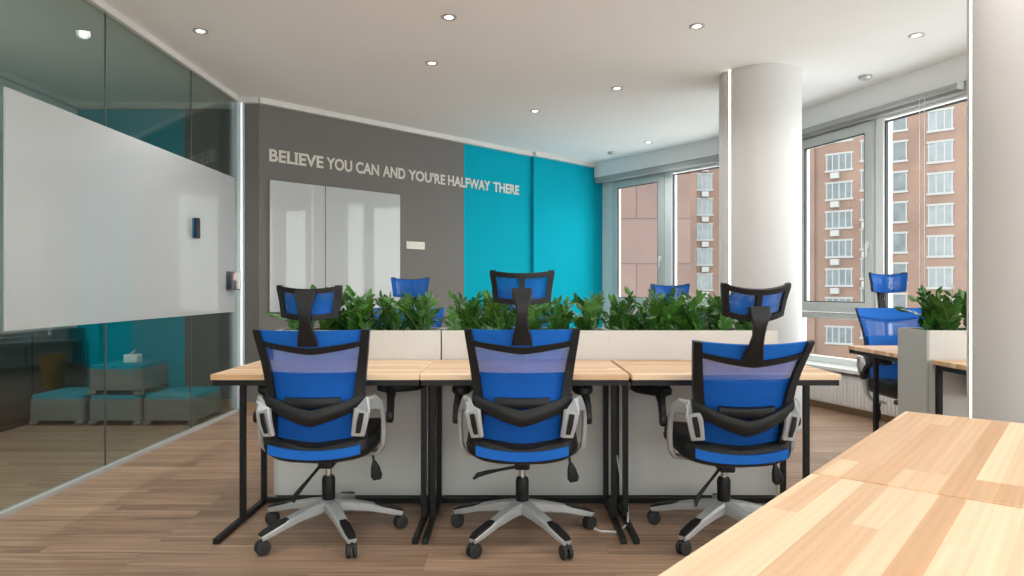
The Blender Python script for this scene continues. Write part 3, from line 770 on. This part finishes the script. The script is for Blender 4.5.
    # headrest
    MB().strap([(0, -0.330, 0.920), (0, -0.338, 0.95), (0, -0.356, 0.99), (0, -0.372, 1.04), (0, -0.374, 1.085), (0, -0.366, 1.125), (0, -0.352, 1.155)],
               [0.088, 0.080, 0.058, 0.046, 0.054, 0.082, 0.084], [0.016, 0.022, 0.024, 0.024, 0.026, 0.026, 0.02], (1, 0, 0), 0.22).build('headrest_stem', M_black, t)
    def hs(u, z, off=0.0):
        w = interp(z, [(1.085, .114), (1.10, .122), (1.16, .128), (1.222, .1385), (1.238, .136)])
        return Vector((u * w, -0.330 + 0.050 * u * u - 0.25 * max(0, z - 1.17) ** 1.0 * 0.4 - off, z))
    zb_, zt_ = (lambda u: 1.088 + 0.012 * u * u), (lambda u: 1.222 + 0.014 * u * u)
    hf = MB()
    hf.sheet(lambda u, v: hs(u, zb_(u) + 0.024 * v, 0.016), lin(14, -1, 1), lin(2), (0, 0.022, 0))
    hf.sheet(lambda u, v: hs(u, zt_(u) - 0.022 * (1 - v), 0.016), lin(14, -1, 1), lin(2), (0, 0.022, 0))
    for s in (-1, 1):
        hf.sheet(lambda u, v: hs(s * lerp(.82, 1.0, u), lerp(zb_(s), zt_(s), v), 0.016), lin(2), lin(6), (0, 0.022, 0))
    hf.sheet(lambda u, v: hs(lerp(-.09, .09, u), lerp(1.09, 1.22, v), 0.016), lin(2), lin(6), (0, 0.018, 0))
    hf.build('headrest_frame', M_black, t)
    MB().sheet(lambda u, v: hs(u, lerp(zb_(u) + 0.004, zt_(u) - 0.004, v), -0.008), lin(14, -.985, .985), lin(6), (0, 0.006, 0)).build('headrest_mesh', M_hmesh, t)
    # arms
    for s in (-1, 1):
        path = [(.192, -.262, .520), (.203, -.272, .575), (.212, -.272, .630), (.226, -.245, .655), (.250, -.200, .655), (.271, -.150, .632), (.279, -.122, .580), (.279, -.110, .510), (.275, -.100, .450), (.255, -.080, .408), (.180, -.030, .385)]
        path = [(s * x, y, z) for x, y, z in path]
        sd = [(s * .9, .35, -.1)] * 3 + [(s * .5, .2, .75), (s * .1, .3, .9), (s * -.1, .8, .5), (0, 1, .1), (0, 1, 0), (0, 1, 0), (0, 1, 0), (0, 1, 0)]
        ab = MB().strap(path, [.058, .066, .072, .074, .064, .052, .044, .042, .042, .040, .04], [.020, .022, .024, .026, .024, .020, .020, .020, .020, .020, .016], sd, 0.25).build('arm_bracket', M_silver, t)
        MB().strap([(s * .197, -.284, .535), (s * .206, -.292, .58), (s * .214, -.290, .622)], [.020, .024, .022], [.008, .010, .008], (s * .9, .35, -.1), 0.3).build('bracket_insert', M_black, ab)
        ar = MB().strap([(s * .302, -.085, .555), (s * .302, -.065, .61), (s * .298, -.03, .65), (s * .292, .0, .672)], [.042, .040, .040, .07], [.026, .030, .032, .04], (0, 1, 0), 0.25)
        ar.lathe([(0.0, -.014), (.026, -.014), (.030, -.008), (.030, .008), (.026, .014), (0.0, .014)], (s * .302, -.085, .570), 20, Matrix.Rotation(PI / 2, 4, 'Y'))
        ar.build('arm_post', M_black, t)
        MB().loft([[(s * .284 + 0.047 * math.cos(2 * PI * j / 20) * k_, .06 + 0.125 * math.copysign(abs(math.sin(2 * PI * j / 20)) ** .6, math.sin(2 * PI * j / 20)) * k_, z_) for j in range(20)] for z_, k_ in ((.664, .80), (.674, 1.0), (.698, 1.0), (.712, .88))]).build('arm_pad', M_black, t)
    return t
ch0 = make_chair('blue mesh office chair with headrest at the left end of the near desks', (-0.866, 3.225, 0), math.radians(1), 'blue chairs facing away at the near desks')
TILT = ('back_frame', 'back_mesh', 'top_band', 'back_pad', 'lumbar_yoke', 'lumbar_pad', 'headrest')
def recline(c, deg, head=0.0):
    R = Matrix.Rotation(math.radians(deg), 3, 'X'); pv = Vector((0, -0.22, 0.50))
    for k in kids(c):
        if k.name.startswith(TILT):
            k.rotation_euler = (math.radians(deg), 0, 0)
            k.location = pv - R @ pv + (R @ Vector((0, 0, head)) if k.name.startswith(('headrest_frame', 'headrest_mesh')) else Vector((0, 0, 0)))
def chair(label, x, y, rz, group, star=0.0):
    c = copy_tree(ch0); c.location = (x, y, 0); c.rotation_euler = (0, 0, rz); c['label'] = label; c['group'] = group
    for k in kids(c):
        if k.name.startswith('star_base'): k.rotation_euler = (0, 0, star - rz)
    return c
for k in kids(ch0):
    if k.name.startswith('star_base'): k.rotation_euler = (0, 0, math.radians(-5.6))
chair('blue mesh office chair in the centre of the picture, back turned to the viewer', 0.048, 3.20, math.radians(-1), 'blue chairs facing away at the near desks', math.radians(-3))
rc = chair('blue mesh office chair at the right near desk, partly behind the pine tabletop', 0.992, 3.20, math.radians(0), 'blue chairs facing away at the near desks', math.radians(-11))
recline(rc, 15, 0.0)
for k in kids(rc):
    if not k.name.startswith(('star_base', 'gas_lift')): k.location = k.location + Vector((0, 0, -0.012))
g = 'blue chairs on the far side of the planters'
f1 = chair('blue chair facing us behind the plants, its headrest before the grey wall', -0.74, 4.58, PI + math.radians(-3), g, 0.3)
f2 = chair('blue chair facing us behind the plants, hidden by the centre chair headrest', 0.02, 4.56, PI + math.radians(5), g, 0.1)
for k in kids(f1):
    if not k.name.startswith(('star_base', 'gas_lift', 'headrest', 'arm_', 'seat', 'tilt', 'piston')): k.location = (0, 0, 0.035)
for k in kids(f2):
    if k.name.startswith(('headrest_frame', 'headrest_mesh')): k.location = (0, 0, -0.085)
t3 = chair('blue chair facing us behind the plants, its headrest before the left window', 1.09, 4.60, PI + math.radians(-8), g, 0.6)
for k in kids(t3):
    if k.name.startswith(('headrest_frame', 'headrest_mesh')): k.location = (0, 0, -0.045)
wc = chair('blue chair facing us at the desk by the right window', 2.69, 4.56, PI + math.radians(4), g, 0.2)

for k in kids(wc):
    if not k.name.startswith(('star_base', 'gas_lift', 'arm_', 'tilt', 'piston')): k.location = (0, 0, 0.035)
recline(ch0, 2.5, -0.06)
for c, sg_, an in ((ch0, 1, -58), (rc, -1, 35)):      # arm pads swivelled under the desk
    for k in kids(c):
        if k.name.startswith('arm_pad'):
            q = sum((v.co for v in k.data.vertices), Vector()) / len(k.data.vertices)
            if q.x * sg_ > 0:
                q = q + Vector((0, -0.03, 0)); R = Matrix.Rotation(math.radians(an), 3, 'Z')
                k.rotation_euler = (0, 0, math.radians(an)); k.location = k.location + q - R @ q + Vector((0.025 * sg_, 0.03, 0))
for k in kids(rc):
    if k.name.startswith('headrest'): k.location = k.location + Vector((-0.02, 0, 0))
for c in (ch0, rc):
    for k in kids(c):
        if k.name.startswith('tilt_mechanism'):
            for l in kids(k):
                if l.name.startswith('lever'):
                    R = Matrix.Rotation(math.radians(-40), 3, 'Y'); pv = Vector((-0.03, -0.03, 0.33))
                    l.rotation_euler = (0, math.radians(-40), 0); l.location = pv - R @ pv
# ------------------------------------------------------------------ loose things
cb = MB().tube([(0.36, 3.62, 0.006), (0.42, 3.50, 0.006), (0.34, 3.36, 0.006), (0.42, 3.24, 0.006), (0.50, 3.23, 0.006), (0.56, 3.30, 0.02), (0.585, 3.45, 0.06), (0.585, 3.60, 0.09), (0.56, 3.70, 0.30)], 0.005, 8)
tag(cb.build('power_cable', M_cable), 'white power cable trailing on the floor under the desks', 'cable')
yb = thing('reflection_bin', 'added yellow bin, out of view, making the yellow reflection in the glass wall', 'bin', (0.19, 8.0, 0))  # unseen bin added to give the yellow reflection in the glass
MB().lathe([(0.10, 0.0), (0.14, 0.36), (0.146, 0.37), (0.146, 0.38), (0.134, 0.38), (0.096, 0.012), (0.0, 0.012)], n=28).build('pail', M_yellow, yb)
# ceiling lights and detectors
LG = 'round recessed ceiling spotlights'
def downlight(label, x, y, power, vis=True):
    t = thing('ceiling_spotlight', label, 'ceiling light', (x, y, H), 0, LG)
    MB().lathe([(0.036, -0.0005), (0.052, -0.0005), (0.052, -0.006), (0.042, -0.009), (0.036, -0.004)], n=28).build('ring', M_ring, t)
    MB().lathe([(0.0, -0.006), (0.020, -0.0055), (0.034, -0.003), (0.034, -0.0005), (0.0, -0.0005)], n=24).build('lens', M_lamp, t)
    l = bpy.data.lights.new('spot_bulb', 'SPOT'); l.energy = power; l.spot_size = math.radians(150); l.spot_blend = 0.8
    l.shadow_soft_size = 0.035; l.color = (1.0, 0.975, 0.94)
    lo = bpy.data.objects.new('bulb', l); C.objects.link(lo); lo.parent = t; lo.location = (0, 0, -0.02)
PW = 36
for x, y, lb in ((-2.18, 4.78, 'recessed spotlight above the glass wall, leftmost on the ceiling'), (-0.418, 4.535, 'recessed spotlight highest in the picture, above the left desk'),
                 (-0.64, 5.46, 'recessed spotlight above the lettering on the grey wall'), (0.234, 6.94, 'recessed spotlight over the teal wall, lowest of the ceiling lights on the left'),
                 (0.945, 6.145, 'recessed spotlight left of the glowing column, between two others'), (1.27, 4.69, 'recessed spotlight near the top, above and left of the glowing column'),
                 (1.68, 8.42, 'tiny recessed spotlight farthest away, above the left window'), (2.88, 4.86, 'recessed spotlight above the right window')):
    downlight(lb, x, y, PW)
for x, y in ((-1.9, 2.6), (-0.3, 2.2), (1.4, 2.3), (-1.9, 0.3), (-0.3, 0.0), (1.6, 0.0), (3.0, 0.6), (0.3, -1.9)):  # extra spotlights out of view, added to light the room
    downlight('added unseen ceiling spotlight lighting the room from behind the viewer', x, y, PW)
for y in (4.2, 1.5):  # out-of-view lamps added to brighten the dark room behind the glass
    downlight('added unseen spotlight brightening the room behind the glass wall', -3.42, y, PW * 4.5)
def detector(label, x, y):
    t = thing('smoke_detector', label, 'smoke detector', (x, y, H), 0, 'grey ceiling discs')
    MB().lathe([(0.0, -0.030), (0.035, -0.030), (0.05, -0.020), (0.055, -0.008), (0.055, -0.0005), (0.0, -0.0005)], n=28).build('housing', M_ring, t)
    MB().lathe([(0.0, -0.036), (0.018, -0.034), (0.02, -0.030), (0.0, -0.030)], n=20).build('sensor', M_track, t)
detector('small grey disc on the ceiling above the right window', 3.0, 5.8)
detector('small grey disc on the ceiling above the left window', 1.32, 9.04)

# ------------------------------------------------------------------ outside
struct(MB().span((-60, 14, -22.2), (120, 160, -22)).build('ground', M_ground, smooth=False))
def out_window(parent, x, y, z, w, h, nb, ac=False, acx=0.0):
    f = MB()
    f.span((x - w / 2 - .12, y - .10, z - h / 2 - .22), (x + w / 2 + .12, y + .02, z - h / 2))
    f.span((x - w / 2 - .12, y - .08, z + h / 2), (x + w / 2 + .12, y + .02, z + h / 2 + .20))
    f.span((x - w / 2, y - .05, z - h / 2), (x - w / 2 + .12, y + .02, z + h / 2)).span((x + w / 2 - .12, y - .05, z - h / 2), (x + w / 2, y + .02, z + h / 2))
    for k in range(1, nb):
        xx = x - w / 2 + w * k / nb; f.span((xx - .06, y - .05, z - h / 2), (xx + .06, y + .02, z + h / 2))
    o = f.build('window', M_concrete, parent, smooth=False)
    MB().span((x - w / 2 + .1, y - .03, z - h / 2 + .001), (x + w / 2 - .1, y + .01, z + h / 2 - .001)).build('pane', M_outglass, o, smooth=False)
    if ac:
        MB().span((x + acx - .42, y - .45, z - h / 2 - .95), (x + acx + .42, y - .005, z - h / 2 - .32), 0.04).build('air_conditioner', M_ac, parent, smooth=False)
# orange brick apartment block seen through the right windows
e = Vector((0.745, -0.667)).normalized()
br = thing('apartment_building', 'orange brick apartment block outside the right windows', 'building', (34, 71, -22), math.atan2(e.y, e.x))
MB().span((-3.3, 0, 0), (26, 14, 62)).build('walls', M_brick, br, smooth=False)
MB().span((-3.35, -0.25, 0), (-2.4, 0.1, 62)).build('piers', M_brick, br, smooth=False)
MB().span((-3.6, -0.5, 62), (26.3, 14.3, 62.6)).build('roof', M_concrete, br, smooth=False)
Z0 = 22
for k in range(-3, 8):
    z = 14.26 + Z0 - 3.0 * k + 3.0
    out_window(br, 0.0, 0, z, 2.55, 1.55, 4, k in (1, 2, 3, 4, 5), -0.35)
    out_window(br, 2.95, 0, z + 0.85, 1.7, 1.85, 2, k in (3, 4, 5, 6), -0.3)
    out_window(br, 5.0, 0, z + 0.36, 2.5, 1.75, 2)
    out_window(br, 9.05, 0, z - 0.13, 2.05, 1.75, 3)
    out_window(br, 13.2, 0, z + 0.2, 2.05, 1.75, 3)
    out_window(br, 17.4, 0, z + 0.2, 2.05, 1.75, 3)
# pink clad block and narrow brick tower through the left windows
pk = thing('clad_building', 'plain pink stone clad building outside the left window', 'building', (3.0, 45, -21))
MB().span((0, 0, -1), (8.75, 12, 55)).build('walls', M_granite, pk, smooth=False)
MB().span((-.2, -.2, 55), (8.95, 12.2, 55.5)).build('roof', M_concrete, pk, smooth=False)
tw = thing('brick_tower', 'narrow brick tower with stacked white windows outside the left window', 'building', (20.0, 82, -22))
MB().span((0, 0, 0), (11, 10, 70)).build('walls', M_brick, tw, smooth=False)
MB().span((0.0, -.6, 0), (1.95, 0.1, 70)).build('pier', M_brick, tw, smooth=False)
MB().span((-.3, -.9, 70), (11.3, 10.3, 70.6)).build('roof', M_concrete, tw, smooth=False)
for k in range(-2, 7):
    z = 13.9 + 22 - 3.0 * k
    out_window(tw, 3.1, 0, z, 1.9, 1.75, 3, True, 0.0)

# ------------------------------------------------------------------ light, camera
w = bpy.data.worlds.new('overcast_sky'); scene.world = w; w.use_nodes = True
bg = w.node_tree.nodes['Background']
bg.inputs[0].default_value = (0.96, 0.985, 1.0, 1); bg.inputs[1].default_value = 4.4
cam = bpy.data.cameras.new('camera'); co = bpy.data.objects.new('camera', cam); C.objects.link(co)
cam.sensor_fit = 'HORIZONTAL'; cam.sensor_width = 36; cam.lens = F / 1024 * 36
co.location = (0, 0, EYE); co.rotation_euler = (PI / 2, 0, 0); cam.clip_end = 500
scene.camera = co
vs = scene.view_settings
vs.view_transform = 'Standard'; vs.look = 'None'; vs.gamma = 1; vs.use_curve_mapping = False; vs.exposure = 0.10
scene.cycles.use_denoising = True
scene.cycles.max_bounces = 10; scene.cycles.transparent_max_bounces = 16; scene.cycles.diffuse_bounces = 6
scene.cycles.sample_clamp_indirect = 6
scene.cycles.caustics_reflective = False; scene.cycles.caustics_refractive = False
